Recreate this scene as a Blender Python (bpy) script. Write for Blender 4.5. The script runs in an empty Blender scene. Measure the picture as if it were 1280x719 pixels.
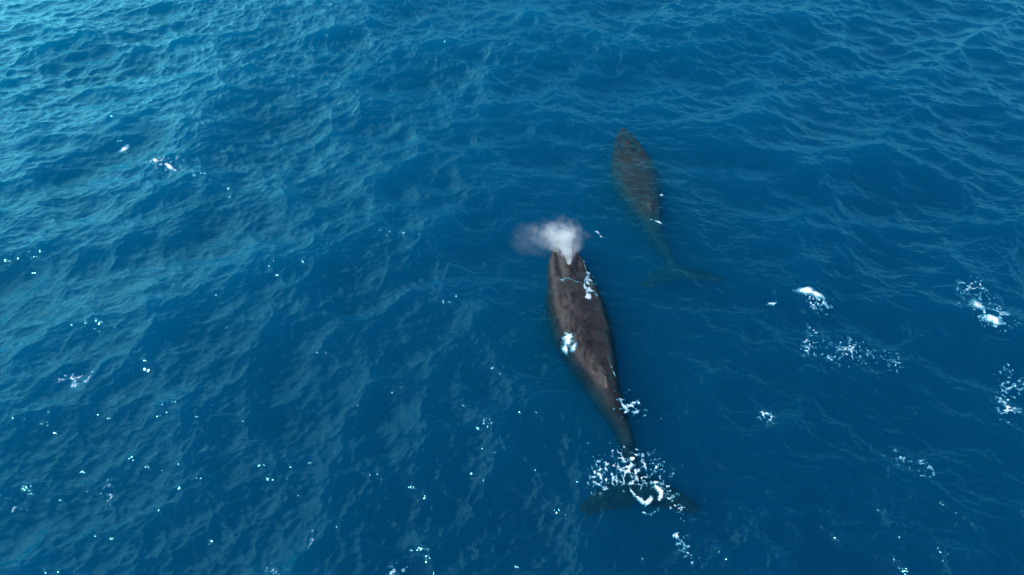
import bpy, bmesh, math, random
import numpy as np
from mathutils import Vector, Matrix, Euler
from mathutils.bvhtree import BVHTree

S = bpy.context.scene
C = S.collection

# ------------------------------------------------------------------ camera
CAM_H = 20.0
PITCH = math.radians(42.0)          # below the horizon
FPX = 850.0                         # focal length in photo pixels (1280 wide)
cam_d = bpy.data.cameras.new('camera')
cam_d.sensor_width = 36.0
cam_d.lens = 36.0 * FPX / 1280.0
cam_d.clip_start = 0.1
cam_d.clip_end = 20000.0
cam = bpy.data.objects.new('camera', cam_d)
C.objects.link(cam)
cam.location = (0, 0, CAM_H)
cam.rotation_euler = (math.pi / 2 - PITCH, 0, 0)
S.camera = cam

# ------------------------------------------------------------------ light
SUN_EL = math.radians(46.0)
SUN_AZ = math.radians(-124.0)        # from +Y, negative = to the left
sun_dir = Vector((math.sin(SUN_AZ) * math.cos(SUN_EL), math.cos(SUN_AZ) * math.cos(SUN_EL), math.sin(SUN_EL)))
sd = bpy.data.lights.new('sun', 'SUN')
sd.energy = 3.6
sd.angle = math.radians(0.53)
sd.color = (1.0, 0.975, 0.94)
sun = bpy.data.objects.new('sun', sd)
C.objects.link(sun)
sun.location = (0, 0, 60)
sun.rotation_euler = sun_dir.to_track_quat('Z', 'Y').to_euler()

w = bpy.data.worlds.new('World')
S.world = w
w.use_nodes = True
nt = w.node_tree
nt.nodes.clear()
wo = nt.nodes.new('ShaderNodeOutputWorld')
bg = nt.nodes.new('ShaderNodeBackground')
sky = nt.nodes.new('ShaderNodeTexSky')
sky.sky_type = 'NISHITA'
sky.sun_disc = False
sky.sun_elevation = SUN_EL
sky.sun_rotation = SUN_AZ           # same bearing as the lamp
sky.dust_density = 1.2
sky.ozone_density = 2.0
# cloud out of view, put at left for its grey sheen on the water
tc = nt.nodes.new('ShaderNodeTexCoord')
mp = nt.nodes.new('ShaderNodeMapping'); mp.inputs['Scale'].default_value = (1, 1, 2.2)
nz = nt.nodes.new('ShaderNodeTexNoise'); nz.inputs['Scale'].default_value = 3.2
nz.inputs['Detail'].default_value = 6
dt = nt.nodes.new('ShaderNodeVectorMath'); dt.operation = 'DOT_PRODUCT'
az, el = math.radians(-50), math.radians(25)
dt.inputs[1].default_value = (math.sin(az) * math.cos(el), math.cos(az) * math.cos(el), math.sin(el))
r1 = nt.nodes.new('ShaderNodeMapRange'); r1.inputs[1].default_value = 0.80; r1.inputs[2].default_value = 0.95
r2 = nt.nodes.new('ShaderNodeMapRange'); r2.inputs[1].default_value = 0.28; r2.inputs[2].default_value = 0.52
mu = nt.nodes.new('ShaderNodeMath'); mu.operation = 'MULTIPLY'
mx = nt.nodes.new('ShaderNodeMixRGB'); mx.inputs[2].default_value = (15, 16, 17, 1)
L = nt.links.new
L(tc.outputs['Generated'], mp.inputs[0]); L(mp.outputs[0], nz.inputs['Vector'])
L(tc.outputs['Generated'], dt.inputs[0]); L(dt.outputs['Value'], r1.inputs[0])
L(nz.outputs[0], r2.inputs[0]); L(r1.outputs[0], mu.inputs[0]); L(r2.outputs[0], mu.inputs[1])
L(mu.outputs[0], mx.inputs[0]); L(sky.outputs[0], mx.inputs[1]); L(mx.outputs[0], bg.inputs[0])
bg.inputs[1].default_value = 0.14
L(bg.outputs[0], wo.inputs[0])

S.view_settings.view_transform = 'Standard'
S.view_settings.look = 'None'
S.view_settings.exposure = 0.0
S.view_settings.gamma = 1.0
S.view_settings.use_curve_mapping = False
S.render.engine = 'CYCLES'
cy = S.cycles
cy.use_denoising = True
cy.max_bounces = 10
cy.volume_bounces = 6
cy.transparent_max_bounces = 12
cy.sample_clamp_indirect = 6.0
cy.volume_max_steps = 256

# ------------------------------------------------------------------ helpers
cp, sp_ = math.cos(PITCH), math.sin(PITCH)
def at(px, py, z=0.0):
    """world point at height z under pixel (px, py) of the photograph"""
    a = (px - 640) / FPX; b = (py - 359.5) / FPX
    d = np.array([a, cp - b * sp_, -sp_ - b * cp])
    t = (CAM_H - z) / -d[2]
    return np.array([d[0] * t, d[1] * t, z])

def tag(o, label=None, cat=None, group=None, kind=None):
    if label: o['label'] = label
    if cat: o['category'] = cat
    if group: o['group'] = group
    if kind: o['kind'] = kind
    return o

def grid_mesh(name, V, F, smooth=True):
    me = bpy.data.meshes.new(name)
    V = np.asarray(V, dtype=np.float32); F = np.asarray(F, dtype=np.int32)
    me.vertices.add(len(V)); me.vertices.foreach_set('co', V.ravel())
    n = F.shape[1]
    me.loops.add(F.size); me.loops.foreach_set('vertex_index', F.ravel())
    me.polygons.add(len(F))
    me.polygons.foreach_set('loop_start', np.arange(0, F.size, n, dtype=np.int32))
    me.update(calc_edges=True)
    if smooth:
        me.polygons.foreach_set('use_smooth', np.ones(len(F), dtype=bool))
    return me

def obj(name, me, mat, parent=None, loc=(0, 0, 0)):
    o = bpy.data.objects.new(name, me)
    C.objects.link(o)
    o.location = loc
    if mat: me.materials.append(mat)
    if parent: o.parent = parent
    return o

def new_mat(name):
    m = bpy.data.materials.new(name); m.use_nodes = True
    m.node_tree.nodes.clear()
    return m, m.node_tree

# ------------------------------------------------------------------ sea heights: a directional wave spectrum
def make_tile(size, n, seed, wind_deg, Lw, spread, kmin, kmax, rms, power=4.0):
    rng = np.random.default_rng(seed)
    k1 = 2 * np.pi * np.fft.fftfreq(n, size / n)
    kx, ky = np.meshgrid(k1, k1, indexing='ij')
    k = np.hypot(kx, ky); k[0, 0] = 1e-6
    th = np.arctan2(kx, ky) - math.radians(wind_deg)
    D = np.abs(np.cos(th / 2)) ** (2 * spread) + 0.12
    P = np.exp(-1.0 / (k * Lw) ** 2) / k ** power * D ** 1
    P *= 1 / (1 + (kmin / k) ** 8) / (1 + (k / kmax) ** 8)
    P[0, 0] = 0
    H = np.sqrt(P) * (rng.standard_normal((n, n)) + 1j * rng.standard_normal((n, n)))
    h = np.fft.ifft2(H)
    sc = rms / h.real.std()
    dx = np.fft.ifft2(-1j * kx / k * H).real * sc
    dy = np.fft.ifft2(-1j * ky / k * H).real * sc
    return size, n, h.real * sc, dx, dy

def vnoise(x, y, seed, n=256):
    rng = np.random.default_rng(seed); g = rng.random((n, n))
    iu = np.floor(x).astype(int); iv = np.floor(y).astype(int)
    fu = x - iu; fv = y - iv; fu = fu * fu * (3 - 2 * fu); fv = fv * fv * (3 - 2 * fv)
    a = g[iu % n, iv % n]; b = g[(iu + 1) % n, iv % n]; c = g[iu % n, (iv + 1) % n]; d = g[(iu + 1) % n, (iv + 1) % n]
    return (a * (1 - fu) + b * fu) * (1 - fv) + (c * (1 - fu) + d * fu) * fv

TILES = [
    (make_tile(173.0, 1024, 11, 160, 1.9, 2.2, 0.15, 6.0, 0.19), 1.15),
    (make_tile(61.7, 1536, 5, 200, 1.2, 1.6, 1.7, 45.0, 0.045, 3.35), 1.1),
]

def samp(A, n, u, v):
    iu = np.floor(u).astype(int); iv = np.floor(v).astype(int)
    fu = u - iu; fv = v - iv
    a = A[iu % n, iv % n]; b = A[(iu + 1) % n, iv % n]
    c = A[iu % n, (iv + 1) % n]; d = A[(iu + 1) % n, (iv + 1) % n]
    return (a * (1 - fu) + b * fu) * (1 - fv) + (c * (1 - fu) + d * fu) * fv

W1 = np.array([at(*p)[:2] for p in [(701, 292), (729, 400), (750, 460), (788, 565), (799, 625)]])
W2 = np.array([at(*p)[:2] for p in [(780, 160), (800, 225), (825, 290), (848, 350)]])
def seg_dist(x, y, P):
    d = np.full(x.shape, 1e9)
    for a, b in zip(P[:-1], P[1:]):
        ab = b - a
        t = np.clip(((x - a[0]) * ab[0] + (y - a[1]) * ab[1]) / (ab @ ab), 0, 1)
        d = np.minimum(d, np.hypot(x - a[0] - t * ab[0], y - a[1] - t * ab[1]))
    return d

def calm(x, y):
    d1 = seg_dist(x, y, W1); d2 = seg_dist(x, y, W2)
    big = 1 - 0.80 * np.exp(-(d1 / 3.0) ** 2) - 0.80 * np.exp(-(d2 / 3.0) ** 2)
    small = 1 - 0.25 * np.exp(-(d1 / 3.2) ** 2)
    return np.clip(big, 0.1, 1), small

def sea(x, y):
    """displaced sea surface for rest positions x, y"""
    X = x.astype(float).copy(); Y = y.astype(float).copy(); Z = np.zeros_like(X)
    far = 1 / (1 + (np.hypot(x, y - 30) / 260.0) ** 4)
    big, small = calm(x, y)
    # gusts roughen some patches and leave others slick
    gust = vnoise(x * .06 + y * .02 + 40, y * .11 + 60, 77) * .6 + vnoise(x * .17 + 9, y * .28 + 33, 78) * .4
    small = small * (0.62 + 0.85 * np.clip((gust - .25) / .5, 0, 1))
    for i, ((size, n, h, dx, dy), chop) in enumerate(TILES):
        u = x / size * n + 13.0 * i; v = y / size * n
        f = far * (big if i == 0 else small)
        Z += f * samp(h, n, u, v)
        X += -chop * f * samp(dx, n, u, v)
        Y += -chop * f * samp(dy, n, u, v)
    return X, Y, Z

def axis_coords(lo, hi, d0, far_lo, far_hi, grow):
    c = [lo]
    while c[-1] < hi: c.append(c[-1] + d0(c[-1]))
    s = d0(hi)
    while c[-1] < far_hi: s *= grow; c.append(c[-1] + s)
    left = []; s = d0(lo); q = lo
    while q > far_lo: s *= grow; q -= s; left.append(q)
    return np.array(left[::-1] + c)

xs = axis_coords(-62, 62, lambda q: 0.055 if abs(q) < 22 else 0.055 + 0.06 * min(1, (abs(q) - 22) / 25), -4000, 4000, 1.12)
ys = axis_coords(4, 82, lambda q: 0.05 if q < 26 else 0.05 + 0.16 * min(1, (q - 26) / 45), -4000, 4000, 1.12)
gx, gy = np.meshgrid(xs, ys, indexing='ij')
SX, SY, SZ = sea(gx, gy)
nx, ny = gx.shape
V = np.stack([SX.ravel(), SY.ravel(), SZ.ravel()], 1)
idx = np.arange(nx * ny).reshape(nx, ny)
F = np.stack([idx[:-1, :-1].ravel(), idx[1:, :-1].ravel(), idx[1:, 1:].ravel(), idx[:-1, 1:].ravel()], 1)
# closed body of water: skirt and bed
DEPTH = -45.0
rim = np.concatenate([idx[:, 0], idx[-1, 1:], idx[-2::-1, -1], idx[0, -2:0:-1]])
base = len(V)
low = V[rim].copy(); low[:, 2] = DEPTH
ctr = np.array([[V[:, 0].mean(), V[:, 1].mean(), DEPTH]])
V = np.concatenate([V, low])
m = len(rim); j = np.arange(m); jn = (j + 1) % m
F2 = np.stack([rim[j], base + j, base + jn, rim[jn]], 1)
F = np.concatenate([F, F2])
me = grid_mesh('water', V, F)
bm = bmesh.new(); bm.from_mesh(me) if False else bm.free()
print('water verts', len(V))

wm, t = new_mat('sea_water')
N = t.nodes.new; K = t.links.new
out = N('ShaderNodeOutputMaterial')
geo = N('ShaderNodeNewGeometry')
n1 = N('ShaderNodeTexNoise'); n1.inputs['Scale'].default_value = 3.5; n1.inputs['Detail'].default_value = 2.5; n1.inputs['Roughness'].default_value = 0.7
mpp = N('ShaderNodeMapping'); mpp.inputs['Scale'].default_value = (0.75, 1.25, 0.4)
K(geo.outputs['Position'], mpp.inputs[0]); K(mpp.outputs[0], n1.inputs['Vector'])
# gust patches: the ripples are stronger in some places
n2 = N('ShaderNodeTexNoise'); n2.inputs['Scale'].default_value = 0.13; n2.inputs['Detail'].default_value = 3
K(geo.outputs['Position'], n2.inputs['Vector'])
rg = N('ShaderNodeMapRange'); rg.inputs[1].default_value = 0.35; rg.inputs[2].default_value = 0.65
rg.inputs[3].default_value = 0.5; rg.inputs[4].default_value = 1.0
K(n2.outputs[0], rg.inputs[0])
bp = N('ShaderNodeBump'); bp.inputs['Distance'].default_value = 0.052
K(rg.outputs[0], bp.inputs['Strength']); K(n1.outputs[0], bp.inputs['Height'])
# Fresnel reflectance, the same for light coming in and going out
dn = N('ShaderNodeVectorMath'); dn.operation = 'DOT_PRODUCT'
K(bp.outputs[0], dn.inputs[0]); K(geo.outputs['Incoming'], dn.inputs[1])
def wM(op, a, b=None, clamp=False):
    n = N('ShaderNodeMath'); n.operation = op; n.use_clamp = clamp
    for i_, v_ in enumerate((a, b)):
        if v_ is None: continue
        if isinstance(v_, (int, float)): n.inputs[i_].default_value = v_
        else: K(v_, n.inputs[i_])
    return n.outputs[0]
fres = wM('ADD', wM('MULTIPLY', wM('POWER', wM('SUBTRACT', 1.0, wM('ABSOLUTE', dn.outputs['Value']), True), 5.0), 0.975), 0.022)
gl = N('ShaderNodeBsdfGlossy'); gl.inputs['Roughness'].default_value = 0.10
gl.inputs['Color'].default_value = (.22, .88, 1, 1)
K(bp.outputs[0], gl.inputs['Normal'])
tr = N('ShaderNodeBsdfTransparent')
ms = N('ShaderNodeMixShader')
K(fres, ms.inputs[0]); K(tr.outputs[0], ms.inputs[1]); K(gl.outputs[0], ms.inputs[2])
K(ms.outputs[0], out.inputs['Surface'])
SC = (0.0005, 0.165, 0.33); AB = (1.3, 0.212, 0.158)
vs = N('ShaderNodeVolumeScatter'); vs.inputs['Color'].default_value = (*SC, 1); vs.inputs['Density'].default_value = 1.0
vs.inputs['Anisotropy'].default_value = 0.5
va = N('ShaderNodeVolumeAbsorption')
dA = 2.0
va.inputs['Color'].default_value = (1 - AB[0] / dA, 1 - AB[1] / dA, 1 - AB[2] / dA, 1); va.inputs['Density'].default_value = dA
ad = N('ShaderNodeAddShader')
K(vs.outputs[0], ad.inputs[0]); K(va.outputs[0], ad.inputs[1]); K(ad.outputs[0], out.inputs['Volume'])
water = tag(obj('water', me, wm), kind='structure')

# the sea bed, deep and dark, closes the water body from below
bed_v = [(-4600, -4600, DEPTH), (4600, -4600, DEPTH), (4600, 4600, DEPTH), (-4600, 4600, DEPTH)]
bedm, t = new_mat('dark_silt')
d = t.nodes.new('ShaderNodeBsdfDiffuse'); d.inputs[0].default_value = (0.02, 0.03, 0.03, 1)
o_ = t.nodes.new('ShaderNodeOutputMaterial'); t.links.new(d.outputs[0], o_.inputs[0])
tag(obj('seabed', grid_mesh('seabed', bed_v, [[0, 1, 2, 3]], False), bedm), kind='structure')

# ------------------------------------------------------------------ whales
def catmull(pts, n):
    P = np.asarray(pts, float)
    P = np.vstack([2 * P[0] - P[1], P, 2 * P[-1] - P[-2]])
    outp = []
    for i in range(1, len(P) - 2):
        for tt in np.linspace(0, 1, 40, endpoint=False):
            a, b, c, d4 = P[i - 1], P[i], P[i + 1], P[i + 2]
            outp.append(0.5 * (2 * b + (c - a) * tt + (2 * a - 5 * b + 4 * c - d4) * tt ** 2 + (-a + 3 * b - 3 * c + d4) * tt ** 3))
    outp.append(P[-2]); Q = np.array(outp)
    s = np.concatenate([[0], np.cumsum(np.linalg.norm(np.diff(Q, axis=0), axis=1))])
    u = np.linspace(0, s[-1], n)
    return np.stack([np.interp(u, s, Q[:, k]) for k in range(Q.shape[1])], 1), s[-1]

def smooth_interp(x, xp, fp):
    """monotone-ish smooth interpolation"""
    xp = np.array(xp, float); fp = np.array(fp, float)
    x = np.atleast_1d(np.asarray(x, float))
    dd = np.diff(fp) / np.diff(xp)
    mm = np.concatenate([[dd[0]], (dd[1:] + dd[:-1]) / 2, [dd[-1]]])
    mm[1:-1][dd[1:] * dd[:-1] <= 0] = 0
    i = np.clip(np.searchsorted(xp, x) - 1, 0, len(xp) - 2)
    hh = xp[i + 1] - xp[i]; tt = np.clip((x - xp[i]) / hh, 0, 1)
    return ((2 * tt**3 - 3 * tt**2 + 1) * fp[i] + (tt**3 - 2 * tt**2 + tt) * hh * mm[i]
            + (-2 * tt**3 + 3 * tt**2) * fp[i + 1] + (tt**3 - tt**2) * hh * mm[i + 1])

PS  = [0, .012, .03, .06, .10, .15, .21, .30, .40, .50, .60, .70, .80, .88, .94, .985]
PW  = [.03, .20, .36, .52, .68, .84, 1.02, 1.24, 1.30, 1.15, .83, .54, .33, .23, .18, .12]
PT  = [.03, .10, .17, .24, .32, .42, .58, .82, .98, .98, .86, .66, .45, .31, .20, .06]
PB  = [.03, .16, .30, .50, .72, .92, 1.12, 1.32, 1.34, 1.20, .96, .70, .46, .32, .20, .06]

def rib_loft(bm, rings):
    """closed tube through rings of points"""
    R = [[bm.verts.new(p) for p in ring] for ring in rings]
    n = len(R[0])
    for a, b in zip(R[:-1], R[1:]):
        for i in range(n):
            bm.faces.new((a[i], a[(i + 1) % n], b[(i + 1) % n], b[i]))
    bm.faces.new(R[0][::-1]); bm.faces.new(R[-1])

def whale_mesh(name, plan, topz, size=1.0, fluke_pitch=0.0, fluke_span=2.25, pec=((28, 35), (28, 35)), seed=0, wscale=1.0, voxel=0.04, sq=2.25):
    """one continuous skin: body, dorsal fin, flukes and pectoral fins fused together"""
    rng = random.Random(seed)
    n = 150
    P, Ltot = catmull(plan, n)
    T = np.gradient(P, axis=0); T /= np.linalg.norm(T, axis=1)[:, None]     # towards the tail
    Rt = np.stack([-T[:, 1], T[:, 0]], 1)                                   # to the whale's left... consistent side
    s = np.linspace(0, 1, n)
    k = size
    wv = smooth_interp(s, PS, PW) * k * wscale; tv = smooth_interp(s, PS, PT) * k; bv = smooth_interp(s, PS, PB) * k
    zt = smooth_interp(s, [q[0] for q in topz], [q[1] for q in topz])
    # back ridge details
    ridge = 0.20 * k * np.exp(-((s - .655) / .022) ** 2) * (s < .70)
    for q in np.linspace(.72, .90, 7): ridge = ridge + 0.022 * k * np.exp(-((s - q) / .008) ** 2)
    zc = zt - tv
    bm = bmesh.new()
    rings = []
    m_ = 48
    body_n = int(n * .985)
    for i in range(body_n):
        ring = []
        for a in range(m_):
            ang = 2 * math.pi * a / m_
            c_, s_ = math.cos(ang), math.sin(ang)
            e = 2 / (2 + (sq - 2) * min(1, s[i] / .2))
            lx = math.copysign(abs(c_) ** e, c_) * wv[i]
            hz = tv[i] if s_ > 0 else bv[i]
            lz = math.copysign(abs(s_) ** e, s_) * hz
            if s_ > 0:
                narrow = math.exp(-(lx / (0.10 * k + 0.03)) ** 2)
                lz += ridge[i] * narrow
                # splash guard before the blowholes, furrow behind it
                si = s[i]
                g = math.exp(-((si - .155) / .012) ** 2) * math.exp(-(lx / (.20 * k)) ** 2)
                lz += 0.10 * k * g
                g2 = math.exp(-((si - .19) / .02) ** 2) * math.exp(-(lx / (.26 * k)) ** 2)
                lz += 0.07 * k * g2
                # median ridge on the snout, hollows each side of the blowhole mound
                if si < .16: lz += 0.035 * k * math.exp(-(lx / (.07 * k)) ** 2) * min(1, si / .02)
                lz -= 0.17 * k * math.exp(-((si - .165) / .055) ** 2) * (math.exp(-((abs(lx) - .43 * k) / (.15 * k)) ** 2))
                # shallow spinal valley and muscle swell behind the head
                lz -= 0.03 * k * math.exp(-((si - .30) / .07) ** 2) * math.exp(-(lx / (.14 * k)) ** 2)
            # jaw line
            si = s[i]
            if si < .2 and -0.35 < s_ < 0.15: lx *= 1.05
            ring.append((P[i, 0] + Rt[i, 0] * lx, P[i, 1] + Rt[i, 1] * lx, zc[i] + lz))
        rings.append(ring)
    rib_loft(bm, rings)
    def frame(sv):
        i = min(n - 1, int(sv * (n - 1)))
        return np.array([P[i, 0], P[i, 1], zc[i]]), np.array([T[i, 0], T[i, 1], 0]), np.array([Rt[i, 0], Rt[i, 1], 0]), wv[i], tv[i], bv[i]
    # flukes: two swept blades with a notch
    o0, tt, rr, *_ = frame(.955)
    slope = (zc[min(n - 1, int(.985 * n))] - zc[int(.93 * n)]) / (Ltot * .055)
    slope = max(-.5, min(.5, slope)) + fluke_pitch
    ring_l = []
    span = fluke_span * k
    for u in np.linspace(-1, 1, 61):
        au = abs(u)
        lead = -0.62 * k + 1.35 * k * au ** 1.35 + 0.25 * k * au ** 4
        trail = 0.98 * k - 0.30 * k * math.exp(-(au / .07) ** 2) + 0.42 * k * au ** 1.1 - 0.02 * k * math.sin(au * 26)
        if au > .86: trail = trail - (au - .86) / .14 * max(0, (trail - lead)) * .93
        ch = max(.04, trail - lead); mid = (trail + lead) / 2
        th = (0.11 * (1 - au) + 0.022) * k
        ring = []
        for a in range(14):
            ang = 2 * math.pi * a / 14
            f = mid + ch / 2 * math.cos(ang)
            zz = th * math.sin(ang) * (1 + .5 * -math.cos(ang)) * .8 + slope * f - 0.10 * k * au ** 2
            p = o0 + tt * f + rr * (u * span)
            ring.append((p[0], p[1], p[2] + zz))
        ring_l.append(ring)
    rib_loft(bm, ring_l)
    # pectoral fins
    for sgn, (out_a, down_a) in zip((-1, 1), pec):
        o1, t1, rr1, w1_, t1_, b1_ = frame(.245)
        rt_ = o1 + rr1 * sgn * w1_ * .80 + np.array([0, 0, -b1_ * .42])
        oa, da = math.radians(out_a), math.radians(down_a)
        dirv = (t1 * math.cos(oa) + rr1 * sgn * math.sin(oa)) * math.cos(da) + np.array([0, 0, -math.sin(da)])
        side = np.cross(dirv, [0, 0, 1]); side /= np.linalg.norm(side)
        side *= sgn
        nor = np.cross(dirv, side)
        rl = []
        length = 3.9 * k
        for u in np.linspace(-.08, 1, 34):
            uu = max(0, u)
            half = k * float(smooth_interp(uu, [0, .15, .4, .7, .9, 1], [.34, .40, .35, .28, .18, .03])[0])
            bump = k * .035 * math.sin(uu * 40) ** 2 * (1 - uu)
            th = k * (.13 * (1 - uu) + .025)
            bend = k * .55 * uu ** 2
            c0 = rt_ + dirv * (u * length) + side * bend * -1 * .6
            ring = []
            for a in range(14):
                ang = 2 * math.pi * a / 14
                p = c0 + side * (half + (bump if math.cos(ang) > 0 else 0)) * math.cos(ang) + nor * th * math.sin(ang)
                ring.append(tuple(p))
            rl.append(ring)
        rib_loft(bm, rl)
    # dorsal fin: small hooked triangle
    o2, t2, rr2, *_ = frame(.635)
    rl = []
    i0 = int(.635 * n)
    for u in np.linspace(-.15, 1, 12):
        ztop = zt[i0] + u * .34 * k
        chord = .42 * k * (1 - .82 * max(0, u)); off = .42 * k * max(0, u) ** 1.3
        th = .075 * k * (1 - .75 * max(0, u))
        ring = []
        for a in range(12):
            ang = 2 * math.pi * a / 12
            p = o2 + t2 * (off + chord * math.cos(ang)) + rr2 * th * math.sin(ang)
            ring.append((p[0], p[1], ztop))
        rl.append(ring)
    rib_loft(bm, rl)
    # tubercles on the snout and jaw
    for q in range(26):
        si = rng.uniform(.02, .13); side_ = rng.choice((-1, 1)); i = int(si * n)
        fx = rng.choice((0, .45, .75)) * side_
        e = math.sqrt(max(0, 1 - abs(fx) ** 2.25))
        cpt = (P[i, 0] + Rt[i, 0] * fx * wv[i], P[i, 1] + Rt[i, 1] * fx * wv[i], zc[i] + e * tv[i])
        bmesh.ops.create_icosphere(bm, subdivisions=2, radius=.055 * k, matrix=Matrix.Translation(cpt))
    bmesh.ops.recalc_face_normals(bm, faces=bm.faces[:])
    me = bpy.data.meshes.new(name); bm.to_mesh(me); bm.free()
    tmp = bpy.data.objects.new('tmp', me); C.objects.link(tmp)
    md = tmp.modifiers.new('r', 'REMESH'); md.mode = 'VOXEL'; md.voxel_size = voxel; md.use_smooth_shade = True
    sm = tmp.modifiers.new('s', 'SMOOTH'); sm.factor = .6; sm.iterations = 4
    dg = bpy.context.evaluated_depsgraph_get()
    me2 = bpy.data.meshes.new_from_object(tmp.evaluated_get(dg), depsgraph=dg)
    bpy.data.objects.remove(tmp); me2.name = name
    ctr_ = Vector((P[n // 2, 0], P[n // 2, 1], float(zc[n // 2])))
    bvh = BVHTree.FromPolygons([v.co[:] for v in me2.vertices], [p.vertices[:] for p in me2.polygons])
    me2.transform(Matrix.Translation(-ctr_))
    me2.polygons.foreach_set('use_smooth', np.ones(len(me2.polygons), dtype=bool))
    return me2, ctr_, bvh, frame, (P, T, Rt, zt)

def skin_mat(name, base, dark, light, rough):
    m, t = new_mat(name); N = t.nodes.new; K = t.links.new
    out = N('ShaderNodeOutputMaterial'); b = N('ShaderNodeBsdfPrincipled')
    tc = N('ShaderNodeTexCoord')
    a = N('ShaderNodeTexNoise'); a.inputs['Scale'].default_value = 1.3; a.inputs['Detail'].default_value = 7; a.inputs['Roughness'].default_value = .62
    K(tc.outputs['Object'], a.inputs['Vector'])
    cr = N('ShaderNodeValToRGB'); cr.color_ramp.elements[0].position = .36; cr.color_ramp.elements[0].color = (*dark, 1)
    cr.color_ramp.elements[1].position = .66; cr.color_ramp.elements[1].color = (*base, 1)
    K(a.outputs[0], cr.inputs[0])
    # pale scratches running roughly along the body, speckle of barnacle scars
    mp_ = N('ShaderNodeMapping'); mp_.inputs['Scale'].default_value = (2.6, .7, 2); mp_.inputs['Rotation'].default_value = (0, 0, .18)
    K(tc.outputs['Object'], mp_.inputs[0])
    sc = N('ShaderNodeTexNoise'); sc.inputs['Scale'].default_value = 1.6; sc.inputs['Detail'].default_value = 3; sc.inputs['Distortion'].default_value = .8
    K(mp_.outputs[0], sc.inputs['Vector'])
    sr = N('ShaderNodeMapRange'); sr.inputs[1].default_value = .55; sr.inputs[2].default_value = .80; sr.inputs[4].default_value = .28
    K(sc.outputs[0], sr.inputs[0])
    vo = N('ShaderNodeTexVoronoi'); vo.inputs['Scale'].default_value = 5.5
    K(tc.outputs['Object'], vo.inputs['Vector'])
    vr = N('ShaderNodeMapRange'); vr.inputs[1].default_value = .12; vr.inputs[2].default_value = .05; vr.inputs[4].default_value = .35
    K(vo.outputs['Distance'], vr.inputs[0])
    mxm = N('ShaderNodeMath'); mxm.operation = 'MAXIMUM'; K(sr.outputs[0], mxm.inputs[0]); K(vr.outputs[0], mxm.inputs[1])
    mc = N('ShaderNodeMixRGB'); mc.inputs[2].default_value = (*light, 1)
    K(mxm.outputs[0], mc.inputs[0]); K(cr.outputs[0], mc.inputs[1]); K(mc.outputs[0], b.inputs['Base Color'])
    b.inputs['Roughness'].default_value = rough
    rr = N('ShaderNodeMapRange'); rr.inputs[3].default_value = rough - .12; rr.inputs[4].default_value = rough + .18
    K(a.outputs[0], rr.inputs[0]); K(rr.outputs[0], b.inputs['Roughness'])
    bu = N('ShaderNodeBump'); bu.inputs['Distance'].default_value = .03; bu.inputs['Strength'].default_value = .5
    fb = N('ShaderNodeTexNoise'); fb.inputs['Scale'].default_value = 6; fb.inputs['Detail'].default_value = 6
    K(tc.outputs['Object'], fb.inputs['Vector']); K(fb.outputs[0], bu.inputs['Height'])
    mp2 = N('ShaderNodeMapping'); mp2.inputs['Scale'].default_value = (1.3, .9, 1.2); K(tc.outputs['Object'], mp2.inputs[0])
    lb = N('ShaderNodeTexNoise'); lb.inputs['Scale'].default_value = 1.1; lb.inputs['Detail'].default_value = 2; K(mp2.outputs[0], lb.inputs['Vector'])
    bu2 = N('ShaderNodeBump'); bu2.inputs['Distance'].default_value = .28; bu2.inputs['Strength'].default_value = .8
    K(lb.outputs[0], bu2.inputs['Height']); K(bu2.outputs[0], bu.inputs['Normal']); K(bu.outputs[0], b.inputs['Normal'])
    # wet skin shines in air, hardly at all under water
    gp = N('ShaderNodeNewGeometry'); gs = N('ShaderNodeSeparateXYZ'); K(gp.outputs['Position'], gs.inputs[0])
    gr = N('ShaderNodeMapRange'); gr.inputs[1].default_value = -.10; gr.inputs[2].default_value = .06; gr.inputs[3].default_value = .03; gr.inputs[4].default_value = .38
    K(gs.outputs[2], gr.inputs[0]); K(gr.outputs[0], b.inputs['Specular IOR Level'])
    K(b.outputs[0], out.inputs[0])
    return m

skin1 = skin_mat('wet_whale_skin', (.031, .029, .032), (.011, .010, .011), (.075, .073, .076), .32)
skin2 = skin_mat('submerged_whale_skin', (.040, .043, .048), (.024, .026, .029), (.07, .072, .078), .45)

plan1 = [at(700, 295)[:2], at(713, 338, .2)[:2], at(731, 400, .3)[:2], at(751, 460, .1)[:2], at(774, 520, -.3)[:2], at(787, 565, -.7)[:2], at(797, 632, -1.0)[:2]]
top1 = [(0, -.08), (.06, .03), (.14, .22), (.21, .20), (.30, .25), (.45, .27), (.58, .22), (.66, .08), (.74, -.08), (.80, -.22), (.85, -.38), (.92, -.55), (1, -.62)]
me1, c1, bvh1, frame1, pt1 = whale_mesh('whale', plan1, top1, 0.95, pec=((12, 34), (12, 34)), seed=1, wscale=1.06, sq=2.1)
whale1 = tag(obj('whale', me1, skin1, loc=c1), 'dark grey whale surfacing to breathe, back out of the water, spouting mist', 'whale', 'whales swimming together')

plan2 = [at(779, 158, -.1)[:2], at(789, 190, -.1)[:2], at(802, 235, -.15)[:2], at(820, 280, -.3)[:2], at(834, 315, -.8)[:2], at(848, 352, -1.1)[:2]]
top2 = [(0, -.16), (.06, -.16), (.14, -.14), (.21, -.14), (.40, -.11), (.55, -.10), (.65, -.12), (.71, -.42), (.85, -.68), (.92, -.76), (1, -.80)]
me2_, c2, bvh2, frame2, pt2 = whale_mesh('whale', plan2, top2, 0.93, pec=((20, 30), (20, 30)), seed=2, wscale=1.10, sq=3.0)
whale2 = tag(obj('whale', me2_, skin2, loc=c2), 'grey whale gliding just under the surface ahead of the spouting one', 'whale', 'whales swimming together')

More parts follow.
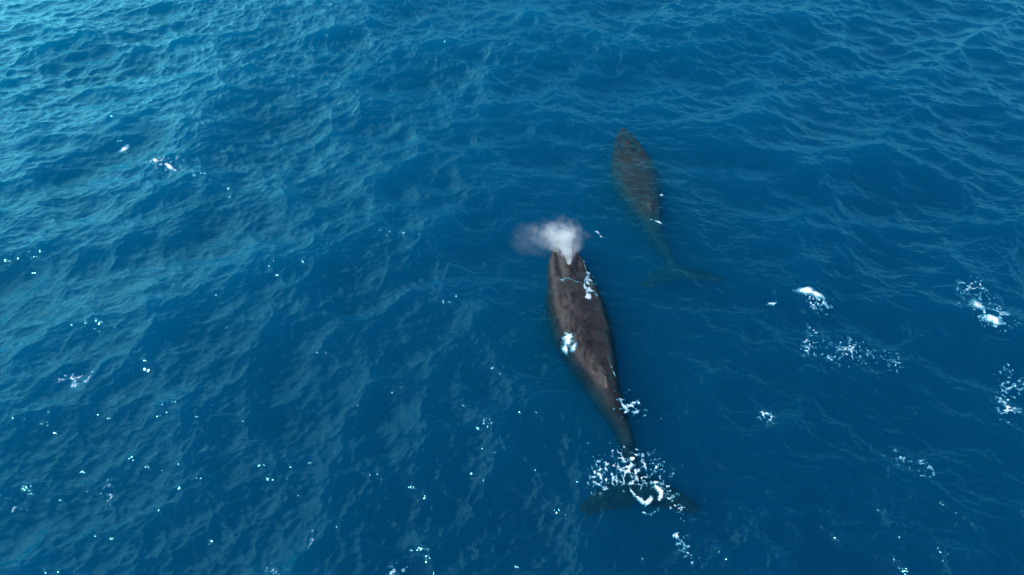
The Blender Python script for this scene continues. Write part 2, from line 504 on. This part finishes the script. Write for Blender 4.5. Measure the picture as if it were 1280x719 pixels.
# blowholes of the surfacing whale (two dark slits)
dk, t = new_mat('blowhole_dark')
b = t.nodes.new('ShaderNodeBsdfPrincipled'); b.inputs['Base Color'].default_value = (.008, .006, .006, 1); b.inputs['Roughness'].default_value = .5
o_ = t.nodes.new('ShaderNodeOutputMaterial'); t.links.new(b.outputs[0], o_.inputs[0])
def top_at(bvh, x, y):
    h = bvh.ray_cast(Vector((x, y, 5)), Vector((0, 0, -1)))
    return h[0].z if h[0] else -9
for wobj, cc, bvh, fr_ in ((whale1, c1, bvh1, frame1), (whale2, c2, bvh2, frame2)):
    o0, tt, rr, *_ = fr_(.18)
    for sg in (-1, 1):
        bm = bmesh.new()
        bmesh.ops.create_uvsphere(bm, u_segments=16, v_segments=10, radius=1)
        ang = math.atan2(tt[1], tt[0]) + sg * .25
        px_ = o0 + rr * sg * .11
        z_ = top_at(bvh, px_[0], px_[1])
        bmesh.ops.transform(bm, matrix=Matrix.Translation(Vector((px_[0], px_[1], z_)) - cc) @ Matrix.Rotation(ang, 4, 'Z') @ Matrix.Diagonal((.20, .045, .03, 1)), verts=bm.verts[:])
        mb = bpy.data.meshes.new('blowhole'); bm.to_mesh(mb); bm.free()
        for p in mb.polygons: p.use_smooth = True
        obj('blowhole', mb, dk, wobj)

# ------------------------------------------------------------------ foam
def fbm(x, y, seed, o=4):
    r = 0; a = 1; s_ = 0
    for i in range(o):
        r = r + a * (vnoise(x * 2**i + 7.3 * i, y * 2**i + 3.1 * i, seed + i) - .5); s_ += a; a *= .55
    return r / s_ * 2
def lace(x, y, seed):
    return 1 - np.abs(fbm(x, y, seed, 3)) * 4.0

foam_m, t = new_mat('foam_and_glints')
b = t.nodes.new('ShaderNodeBsdfPrincipled'); b.inputs['Base Color'].default_value = (.80, .87, .90, 1); b.inputs['Roughness'].default_value = .55
o_ = t.nodes.new('ShaderNodeOutputMaterial')
fn = t.nodes.new('ShaderNodeTexNoise'); fn.inputs['Scale'].default_value = 40
fb = t.nodes.new('ShaderNodeBump'); fb.inputs['Distance'].default_value = .02; fb.inputs['Strength'].default_value = .6
fg = t.nodes.new('ShaderNodeNewGeometry')
t.links.new(fg.outputs['Position'], fn.inputs['Vector']); t.links.new(fn.outputs[0], fb.inputs['Height']); t.links.new(fb.outputs[0], b.inputs['Normal'])
fa = t.nodes.new('ShaderNodeAttribute'); fa.attribute_name = 'cover'
fl = t.nodes.new('ShaderNodeTexNoise'); fl.inputs['Scale'].default_value = 14; fl.inputs['Detail'].default_value = 5; fl.inputs['Roughness'].default_value = .7
t.links.new(fg.outputs['Position'], fl.inputs['Vector'])
fm = t.nodes.new('ShaderNodeMath'); fm.operation = 'MULTIPLY_ADD'; fm.inputs[1].default_value = 2.2; fm.inputs[2].default_value = -1.1
t.links.new(fl.outputs[0], fm.inputs[0])
fs = t.nodes.new('ShaderNodeMath'); fs.operation = 'ADD'; t.links.new(fa.outputs['Fac'], fs.inputs[0]); t.links.new(fm.outputs[0], fs.inputs[1])
fq = t.nodes.new('ShaderNodeMapRange'); fq.inputs[1].default_value = -.25; fq.inputs[2].default_value = 1.05; fq.inputs[4].default_value = .95
t.links.new(fs.outputs[0], fq.inputs[0])
ft = t.nodes.new('ShaderNodeBsdfTransparent'); fx = t.nodes.new('ShaderNodeMixShader')
t.links.new(fq.outputs[0], fx.inputs[0]); t.links.new(ft.outputs[0], fx.inputs[1]); t.links.new(b.outputs[0], fx.inputs[2])
fc = t.nodes.new('ShaderNodeMixRGB'); fc.inputs[1].default_value = (.12, .62, .85, 1); fc.inputs[2].default_value = (.86, .90, .92, 1)
fd = t.nodes.new('ShaderNodeMapRange'); fd.inputs[1].default_value = .35; fd.inputs[2].default_value = 1.15
t.links.new(fs.outputs[0], fd.inputs[0]); t.links.new(fd.outputs[0], fc.inputs[0]); t.links.new(fc.outputs[0], b.inputs['Base Color'])
t.links.new(fx.outputs[0], o_.inputs[0])

def foam(px0, py0, px1, py1, field, label, name='foam_or_glint_patch', cat='foam', group='patches of white foam on the sea', res=.016, lift=.03, on_whale=None, sink=.10, cut=-.45, kind=None):
    """field(u, v, X, Y) > 0 is foam; u, v are photo pixels of the rest point"""
    q = [at(px0, py0), at(px1, py0), at(px0, py1), at(px1, py1)]
    x0 = min(p[0] for p in q); x1 = max(p[0] for p in q); y0 = min(p[1] for p in q); y1 = max(p[1] for p in q)
    X, Y = np.meshgrid(np.arange(x0, x1, res), np.arange(y0, y1, res), indexing='ij')
    # photo coordinates of each rest point (plan shape of the patch only)
    dep = Y * cp + CAM_H * sp_
    U = 640 + FPX * X / dep; Vv = 359.5 - FPX * (Y * sp_ - CAM_H * cp) / dep
    f = field(U, Vv, X, Y)
    if on_whale is None:
        sx, sy, sz = sea(X, Y)
    else:
        sx, sy = X, Y
        _, _, sz = sea(X, Y)
        keep = np.argwhere(f > cut)
        sz = sz.copy()
        for i, j in keep:
            z_ = top_at(on_whale, X[i, j], Y[i, j])
            if z_ > sz[i, j] - .02: sz[i, j] = z_
    z = sz + np.where(f > 0, lift * np.clip(f, 0, 1.2) + .004, sink * f)
    V = np.stack([sx.ravel(), sy.ravel(), z.ravel()], 1)
    id_ = np.arange(X.size).reshape(X.shape)
    ok = f > cut
    okq = ok[:-1, :-1] & ok[1:, :-1] & ok[1:, 1:] & ok[:-1, 1:]
    F = np.stack([id_[:-1, :-1][okq], id_[1:, :-1][okq], id_[1:, 1:][okq], id_[:-1, 1:][okq]], 1)
    if len(F) == 0: print('EMPTY foam', label); return
    used, inv = np.unique(F, return_inverse=True)
    V = V[used]; F = inv.reshape(F.shape); cov = f.ravel()[used]
    cc = np.array([V[:, 0].mean(), V[:, 1].mean(), 0]); V = V - cc
    gm = grid_mesh(name, V, F)
    at_ = gm.attributes.new('cover', 'FLOAT', 'POINT'); at_.data.foreach_set('value', np.clip(cov, -1, 1.2).astype(np.float32))
    o = obj(name, gm, foam_m, loc=tuple(cc))
    return tag(o, label, cat, group, kind)

def ell(U, V, cx, cy, rx, ry, rot=0):
    c_, s_ = math.cos(math.radians(rot)), math.sin(math.radians(rot))
    a = (U - cx) * c_ + (V - cy) * s_; b = -(U - cx) * s_ + (V - cy) * c_
    return 1 - np.hypot(a / rx, b / ry)

def stroke(U, V, pts, wid):
    P = np.asarray(pts, float)
    d = np.full(U.shape, 1e9)
    for (a, b), wa, wb in zip(zip(P[:-1], P[1:]), wid[:-1], wid[1:]):
        ab = b - a; tt = np.clip(((U - a[0]) * ab[0] + (V - a[1]) * ab[1]) / (ab @ ab), 0, 1)
        d = np.minimum(d, np.hypot(U - a[0] - tt * ab[0], V - a[1] - tt * ab[1]) - (wa + (wb - wa) * tt))
    return -d

def flecks(cx, cy, rx, ry, rot, seed, dens, sc=11.0):
    def f(U, V, X, Y):
        e = ell(U, V, cx, cy, rx, ry, rot)
        n = fbm(X * sc, Y * sc, seed, 3); big = fbm(X * 1.4, Y * 1.4, seed + 9, 2)
        return (n - (.42 - dens) + np.clip(e, -3, .55) * .55 - .25 + big * .35) * 2.4
    return f
def lacy(cx, cy, rx, ry, rot, seed, dens, sc=3.2):
    def f(U, V, X, Y):
        e = ell(U, V, cx, cy, rx, ry, rot)
        web = lace(X * sc, Y * sc, seed); n = fbm(X * 12, Y * 12, seed + 5, 3); big = fbm(X * .9, Y * .9, seed + 9, 2)
        return ((web - .92 + dens) * 1.6 + np.clip(e, -3, .4) * 1.8 - .4 + n * 1.1 + big * 1.0) * 1.1
    return f
def solid(blobs, seed, rag=.5, sc=5.0, lacey=0):
    def f(U, V, X, Y):
        n = fbm(X * sc, Y * sc, seed, 4)
        r = np.full(U.shape, -9.0)
        for (cx, cy, rx, ry, rot) in blobs: r = np.maximum(r, ell(U, V, cx, cy, rx, ry, rot))
        return (r + n * rag) * 1.6
    return f
def union(*fs): return lambda U, V, X, Y: np.maximum.reduce([f(U, V, X, Y) for f in fs])

foam(170, 195, 240, 228, union(flecks(207, 211, 28, 10, 8, 3, .24, 10), solid([(192, 208, 9, 1.6, 15), (213, 213, 10, 1.5, 20)], 4, .9)), 'lone scatter of white foam on the greyer water at upper left', kind='stuff')
foam(140, 178, 158, 194, solid([(149, 185, 6, 1.7, -25)], 8, .5), 'tiny white crest curling just above the upper left foam scatter')
foam(985, 358, 1050, 396, union(solid([(1008, 369, 14, 4.5, 5), (1024, 373, 13, 3, 12)], 21, .6), flecks(1026, 379, 18, 12, 20, 22, .18)), 'compact white crest breaking to the right of the whales', kind='stuff')
foam(1170, 345, 1275, 425, union(solid([(1216, 384, 7, 10, -20), (1236, 407, 13, 4.5, 15), (1250, 395, 8, 3, 10)], 31, .8), lacy(1223, 383, 46, 27, 38, 32, .12),), 'largest broken whitecap of lacy foam at the right edge', kind='stuff')
foam(1020, 410, 1135, 470, flecks(1078, 441, 52, 20, 8, 41, .19, 12), 'fine blue-white flecks of dissolving foam below the compact crest', kind='stuff')
foam(1235, 455, 1300, 530, lacy(1265, 490, 28, 34, 20, 51, .04), 'flecked foam cut by the right edge, under the big whitecap', kind='stuff')
foam(995, 400, 1030, 445, flecks(1012, 424, 11, 22, 10, 61, .16, 12), 'thin upright string of foam flecks under the compact crest', kind='stuff')
foam(1100, 545, 1175, 600, flecks(1138, 572, 40, 12, 35, 71, .14, 12), 'sparse slanting foam flecks on the dark water at lower right', kind='stuff')
foam(835, 668, 890, 718, flecks(857, 694, 8, 28, -35, 81, .22, 11), 'slanting streak of foam at the bottom edge below the tail', kind='stuff')
foam(930, 498, 975, 540, flecks(955, 518, 14, 18, 30, 91, .08, 12), 'faint dotting of foam right of the surfacing whale tail', kind='stuff')
foam(955, 372, 975, 386, solid([(964, 379, 7, 1.2, 5)], 95, .4), 'short white foam line left of the compact crest')
foam(740, 280, 760, 302, solid([(747, 291, 4, .8, 35), (751, 296, 2, .7, 20)], 97, .4), 'small white fleck beside the spout')

for (cx_, cy_, rx_, ry_, ro_, sd_, lb_) in [  # sun glints painted as white flecks on the water; only the last is foam
        (137, 615, 9, 26, -20, 301, 'upright trail of sun glints built as white flecks at lower left'),
        (22, 624, 22, 9, 25, 311, 'sun glints built as white flecks nearest the left edge at lower left'),
        (338, 698, 18, 10, 35, 321, 'short slanting row of sun glints built as white flecks at the bottom left of centre'),
        (388, 660, 8, 12, 0, 331, 'tiny cluster of sun glints built as white specks above the bottom edge, left of the tail'),
        (508, 704, 18, 12, 15, 341, 'loose sun glints built as white flecks on the bottom edge below the open water'),
        (100, 478, 22, 14, 30, 351, 'few pale foam specks on the left side of the water')]:
    foam(cx_ - 40, cy_ - 34, cx_ + 40, min(cy_ + 34, 740), flecks(cx_, cy_, rx_, ry_, ro_, sd_, .15, 11), lb_, kind='stuff')

# tail swirl
def swirl(U, V, X, Y):
    n = fbm(X * 6, Y * 6, 141, 3)
    u = 640 - 640
    arcs = [([(787, 610), (795, 620), (803, 626), (810, 627), (813, 622)], [.8, 1.8, 3.0, 2.6, 1.5]),
            ([(806, 626), (812, 625), (814, 622)], [2.5, 3.8, 3.2]),
            ([(819, 609), (824, 612), (825, 618), (823, 624)], [2.0, 3.6, 3.4, 1.2]),
            ([(799, 613), (803, 606), (812, 603), (822, 604), (830, 607)], [.8, 1.0, 1.2, 1.6, .8]),
            ([(822, 628), (821, 637), (815, 642), (808, 643), (801, 639)], [.7, 1.2, 1.6, 1.4, 1.0]),
            ([(808, 630), (806, 634)], [.8, .5]),
            ([(769, 575), (772, 583), (776, 590)], [1.0, 1.5, 1.0]),
            ([(785, 574), (789, 583), (783, 590), (794, 600)], [1.2, 1.6, 1.0, .6]),
            ([(765, 596), (770, 601), (770, 605)], [1.0, 1.6, .8]),
            ([(748, 604), (752, 609), (757, 608)], [.8, 1.0, .5]),
            ([(778, 593), (780, 601), (782, 611)], [.6, .9, .5])]
    r = np.full(U.shape, -9.0)
    for p, wd in arcs: r = np.maximum(r, stroke(U, V, p, wd) / 1.6)
    r = r + n * 1.1 + fbm(X * 16, Y * 16, 143, 3) * 1.5 - .25
    web = lace(X * 3.6, Y * 3.6, 150)
    e = ell(U, V, 783, 583, 38, 22, 25)
    fl = fbm(X * 12, Y * 12, 160, 3)
    w_ = (web - .80) * 3.5 + np.clip(e, -3, .4) * 1.8 - .15 + fl * 1.5
    e2 = ell(U, V, 752, 595, 18, 20, 10)
    f2 = (fl - .30 + np.clip(e2, -3, .5) * .5) * 3
    e3 = ell(U, V, 838, 622, 40, 9, 48)
    f3 = (fl - .44 + np.clip(e3, -3, .5) * .5) * 3
    e4 = ell(U, V, 815, 583, 26, 12, 45)
    f4 = (fl - .36 + np.clip(e4, -3, .5) * .5) * 3
    return np.maximum.reduce([r, w_, f2, f3, f4])
foam(725, 550, 880, 660, swirl, 'lacy white foam swirling over the submerged tail flukes', group='foam stirred up by the whales', kind='stuff')

def ped(U, V, X, Y):
    n = fbm(X * 7, Y * 7, 171, 3)
    r = np.full(U.shape, -9.0)
    for p, wd in [([(776, 500), (780, 508), (786, 513)], [1, 2.0, 1.8]), ([(788, 504), (794, 503), (798, 500)], [.8, 1.4, .8]),
                  ([(790, 514), (796, 515), (801, 511)], [.8, 1.6, 1]), ([(784, 505), (788, 507)], [1, .6])]:
        r = np.maximum(r, stroke(U, V, p, wd) / 1.6)
    e = ell(U, V, 794, 510, 22, 14, 20)
    return np.maximum(r + n * .8, (n - .38 + np.clip(e, -3, .5) * .5) * 3)
foam(765, 485, 825, 535, ped, 'small bright splash right of the surfacing whale narrow tail stock', group='foam stirred up by the whales', on_whale=bvh1, kind='stuff')

def headfoam(U, V, X, Y):
    n = fbm(X * 6, Y * 6, 181, 3)
    r = np.full(U.shape, -9.0)
    for p, wd in [([(729, 325), (733, 338), (736, 346)], [.6, .9, 1.6]), ([(735, 346), (730, 356), (731, 364), (735, 370)], [2, 1.6, 1.6, 1.6]),
                  ([(737, 346), (740, 356), (739, 364)], [1.4, 1.4, .6]), ([(735, 370), (734, 376), (736, 383)], [2, 2.8, 1.2]),
                  ([(737, 364), (743, 366), (747, 371)], [.8, 1.3, .6]), ([(737, 372), (738, 380)], [1.5, .8])]:
        r = np.maximum(r, stroke(U, V, p, wd) / 1.5)
    e = ell(U, V, 736, 356, 6, 13, 0)
    return np.maximum(r + n * 1.8 - .1, (n - .24 + np.clip(e, -3, .5) * .7) * 3)
foam(722, 320, 755, 392, headfoam, 'ribbon of white water running along the right of the spouting head', group='foam stirred up by the whales', on_whale=bvh1, lift=.02)

def neck(U, V, X, Y):
    n = fbm(X * 6, Y * 6, 191, 3)
    r = np.full(U.shape, -9.0)
    for p, wd in [([(697, 349), (702, 353), (709, 351)], [.3, .7, .7]), ([(702, 352), (705, 356)], [.7, .4]), ([(709, 351), (718, 356), (727, 358)], [.5, .35, .25])]:
        r = np.maximum(r, stroke(U, V, p, wd) / 1.2)
    return r + n * .5
foam(690, 342, 732, 362, neck, 'thin white trickle crossing the back behind the blowholes', group='foam stirred up by the whales', on_whale=bvh1, lift=.012)

foam(695, 410, 725, 460, union(solid([(710, 427, 7, 8, 20), (707, 436, 4, 6, 0), (716, 436, 4, 5, 30)], 201, .9, 5), flecks(712, 442, 8, 14, -20, 203, .1, 7)),
     'white splash against the left flank of the surfacing whale', group='foam stirred up by the whales', on_whale=bvh1, lift=.05)
def spine(U, V, X, Y):
    n = fbm(X * 7, Y * 7, 211, 3)
    return stroke(U, V, [(759, 448), (764, 458), (769, 470)], [.3, .6, .6]) / 1.2 + n * .5
foam(752, 444, 776, 476, spine, 'thin white line of water trailing behind the dorsal fin', group='foam stirred up by the whales', on_whale=bvh1, lift=.012)
foam(815, 240, 845, 285, union(solid([(827, 245, 2.5, 1.4, 0), (823, 279, 6, .8, 25), (812, 276, 4, .5, -5)], 221, .4)), 'small white glint of foam over the submerged whale tail stock', group='foam stirred up by the whales', on_whale=bvh2, kind='stuff')

# ------------------------------------------------------------------ the blow
bp0, btt, brr, *_ = frame1(.18)
bx, by = float(bp0[0]), float(bp0[1]); bz = top_at(bvh1, bx, by)
bm = bmesh.new()
prof = [(0, .14), (.06, .5), (.12, 1.1), (.2, 1.9), (.4, 2.6), (.6, 2.8), (.8, 2.8), (1.0, 2.5), (1.15, 1.5), (1.25, .6)]
BH = 1.5; BLX, BLY = -.55, .5
def bc(tn): return (BLX * tn ** 1.6, BLY * tn, BH * tn)
rings = []
for tn, r_ in prof:
    c_ = bc(tn)
    rings.append([(c_[0] + r_ * 1.25 * math.cos(a) - .35 * r_, c_[1] + r_ * math.sin(a), c_[2]) for a in np.linspace(0, 2 * math.pi, 24, endpoint=False)])
rib_loft(bm, rings)
bmesh.ops.recalc_face_normals(bm, faces=bm.faces[:])
mb = bpy.data.meshes.new('whale_spout'); bm.to_mesh(mb); bm.free()
mist, t = new_mat('breath_mist'); N = t.nodes.new; K = t.links.new
out = N('ShaderNodeOutputMaterial'); pv = N('ShaderNodeVolumePrincipled')
tc = N('ShaderNodeTexCoord'); sx = N('ShaderNodeSeparateXYZ'); K(tc.outputs['Object'], sx.inputs[0])
def M(op, a, b=None, clamp=False):
    n = N('ShaderNodeMath'); n.operation = op; n.use_clamp = clamp
    for i, v in enumerate((a, b)):
        if v is None: continue
        if isinstance(v, (int, float)): n.inputs[i].default_value = v
        else: K(v, n.inputs[i])
    return n.outputs[0]
# wobble the coordinates
nzz = N('ShaderNodeTexNoise'); nzz.inputs['Scale'].default_value = 1.1; nzz.inputs['Detail'].default_value = 4
K(tc.outputs['Object'], nzz.inputs['Vector'])
sep2 = N('ShaderNodeSeparateXYZ'); K(nzz.outputs['Color'], sep2.inputs[0])
tn = M('MAXIMUM', M('DIVIDE', sx.outputs[2], BH), 0.001)
wob = M('MULTIPLY', tn, 2.0)
X_ = M('ADD', sx.outputs[0], M('MULTIPLY', M('SUBTRACT', sep2.outputs[0], .5), wob))
Y_ = M('ADD', sx.outputs[1], M('MULTIPLY', M('SUBTRACT', sep2.outputs[1], .5), wob))
cx_ = M('MULTIPLY', M('POWER', tn, 1.6), BLX); cy_ = M('MULTIPLY', tn, BLY)
dx_ = M('SUBTRACT', X_, cx_); dy_ = M('SUBTRACT', Y_, cy_)
rad = M('ADD', M('MULTIPLY', tn, 1.15), .10)
dist = M('DIVIDE', M('SQRT', M('ADD', M('POWER', M('DIVIDE', dx_, 1.15), 2), M('POWER', dy_, 2))), rad)
fall = M('SUBTRACT', 1.0, dist, True)
topf = M('SUBTRACT', 1.0, M('POWER', M('DIVIDE', tn, 1.12), 4), True)
n3 = N('ShaderNodeTexNoise'); n3.inputs['Scale'].default_value = 2.2; n3.inputs['Detail'].default_value = 6; n3.inputs['Roughness'].default_value = .65
cv = N('ShaderNodeCombineXYZ'); K(M('MULTIPLY', M('DIVIDE', dx_, rad), 1.1), cv.inputs[0]); K(M('MULTIPLY', M('DIVIDE', dy_, rad), 1.1), cv.inputs[1]); K(M('MULTIPLY', tn, .9), cv.inputs[2])
K(cv.outputs[0], n3.inputs['Vector'])
nn = N('ShaderNodeMapRange'); n4 = N('ShaderNodeTexNoise'); n4.inputs['Scale'].default_value = 2.6; n4.inputs['Detail'].default_value = 6; n4.inputs['Roughness'].default_value = .7
K(tc.outputs['Object'], n4.inputs['Vector'])
nn.inputs[1].default_value = .44; nn.inputs[2].default_value = .64; K(M('ADD', M('MULTIPLY', n3.outputs[0], .45), M('MULTIPLY', n4.outputs[0], .55)), nn.inputs[0])
jet = M('DIVIDE', M('MULTIPLY', dist, rad), M('ADD', M('MULTIPLY', tn, .36), .09))
core = M('MULTIPLY', M('MULTIPLY', M('SUBTRACT', 1.0, jet, True), M('SUBTRACT', 1.15, tn, True)), M('DIVIDE', .7, M('ADD', tn, .12)))
rise = N('ShaderNodeMapRange'); rise.inputs[1].default_value = .05; rise.inputs[2].default_value = .45; K(tn, rise.inputs[0])
fall = M('MULTIPLY', fall, rise.outputs[0])
dens = M('MULTIPLY', M('MULTIPLY', M('ADD', M('MULTIPLY', M('POWER', fall, 1.7), nn.outputs[0]), M('MULTIPLY', core, 2.2)), topf), 12.0)
# low wisp drifting off to the left
wx = M('DIVIDE', M('ADD', X_, 1.5), 1.3); wy = M('DIVIDE', M('ADD', Y_, -.4), 1.0); wz = M('DIVIDE', M('SUBTRACT', sx.outputs[2], 1.1), .8)
wd = M('SQRT', M('ADD', M('ADD', M('POWER', wx, 2), M('POWER', wy, 2)), M('POWER', wz, 2)))
wisp = M('MULTIPLY', M('MULTIPLY', M('SUBTRACT', 1.0, wd, True), nn.outputs[0]), .5)
dens = M('ADD', dens, wisp)
K(dens, pv.inputs['Density'])
pv.inputs['Color'].default_value = (.96, .99, 1.0, 1); pv.inputs['Anisotropy'].default_value = 0
K(pv.outputs[0], out.inputs['Volume'])
tag(obj('whale_spout', mb, mist, loc=(bx, by, bz + .02)), 'white cloud of breath mist rising from the surfacing whale head', 'whale blow')
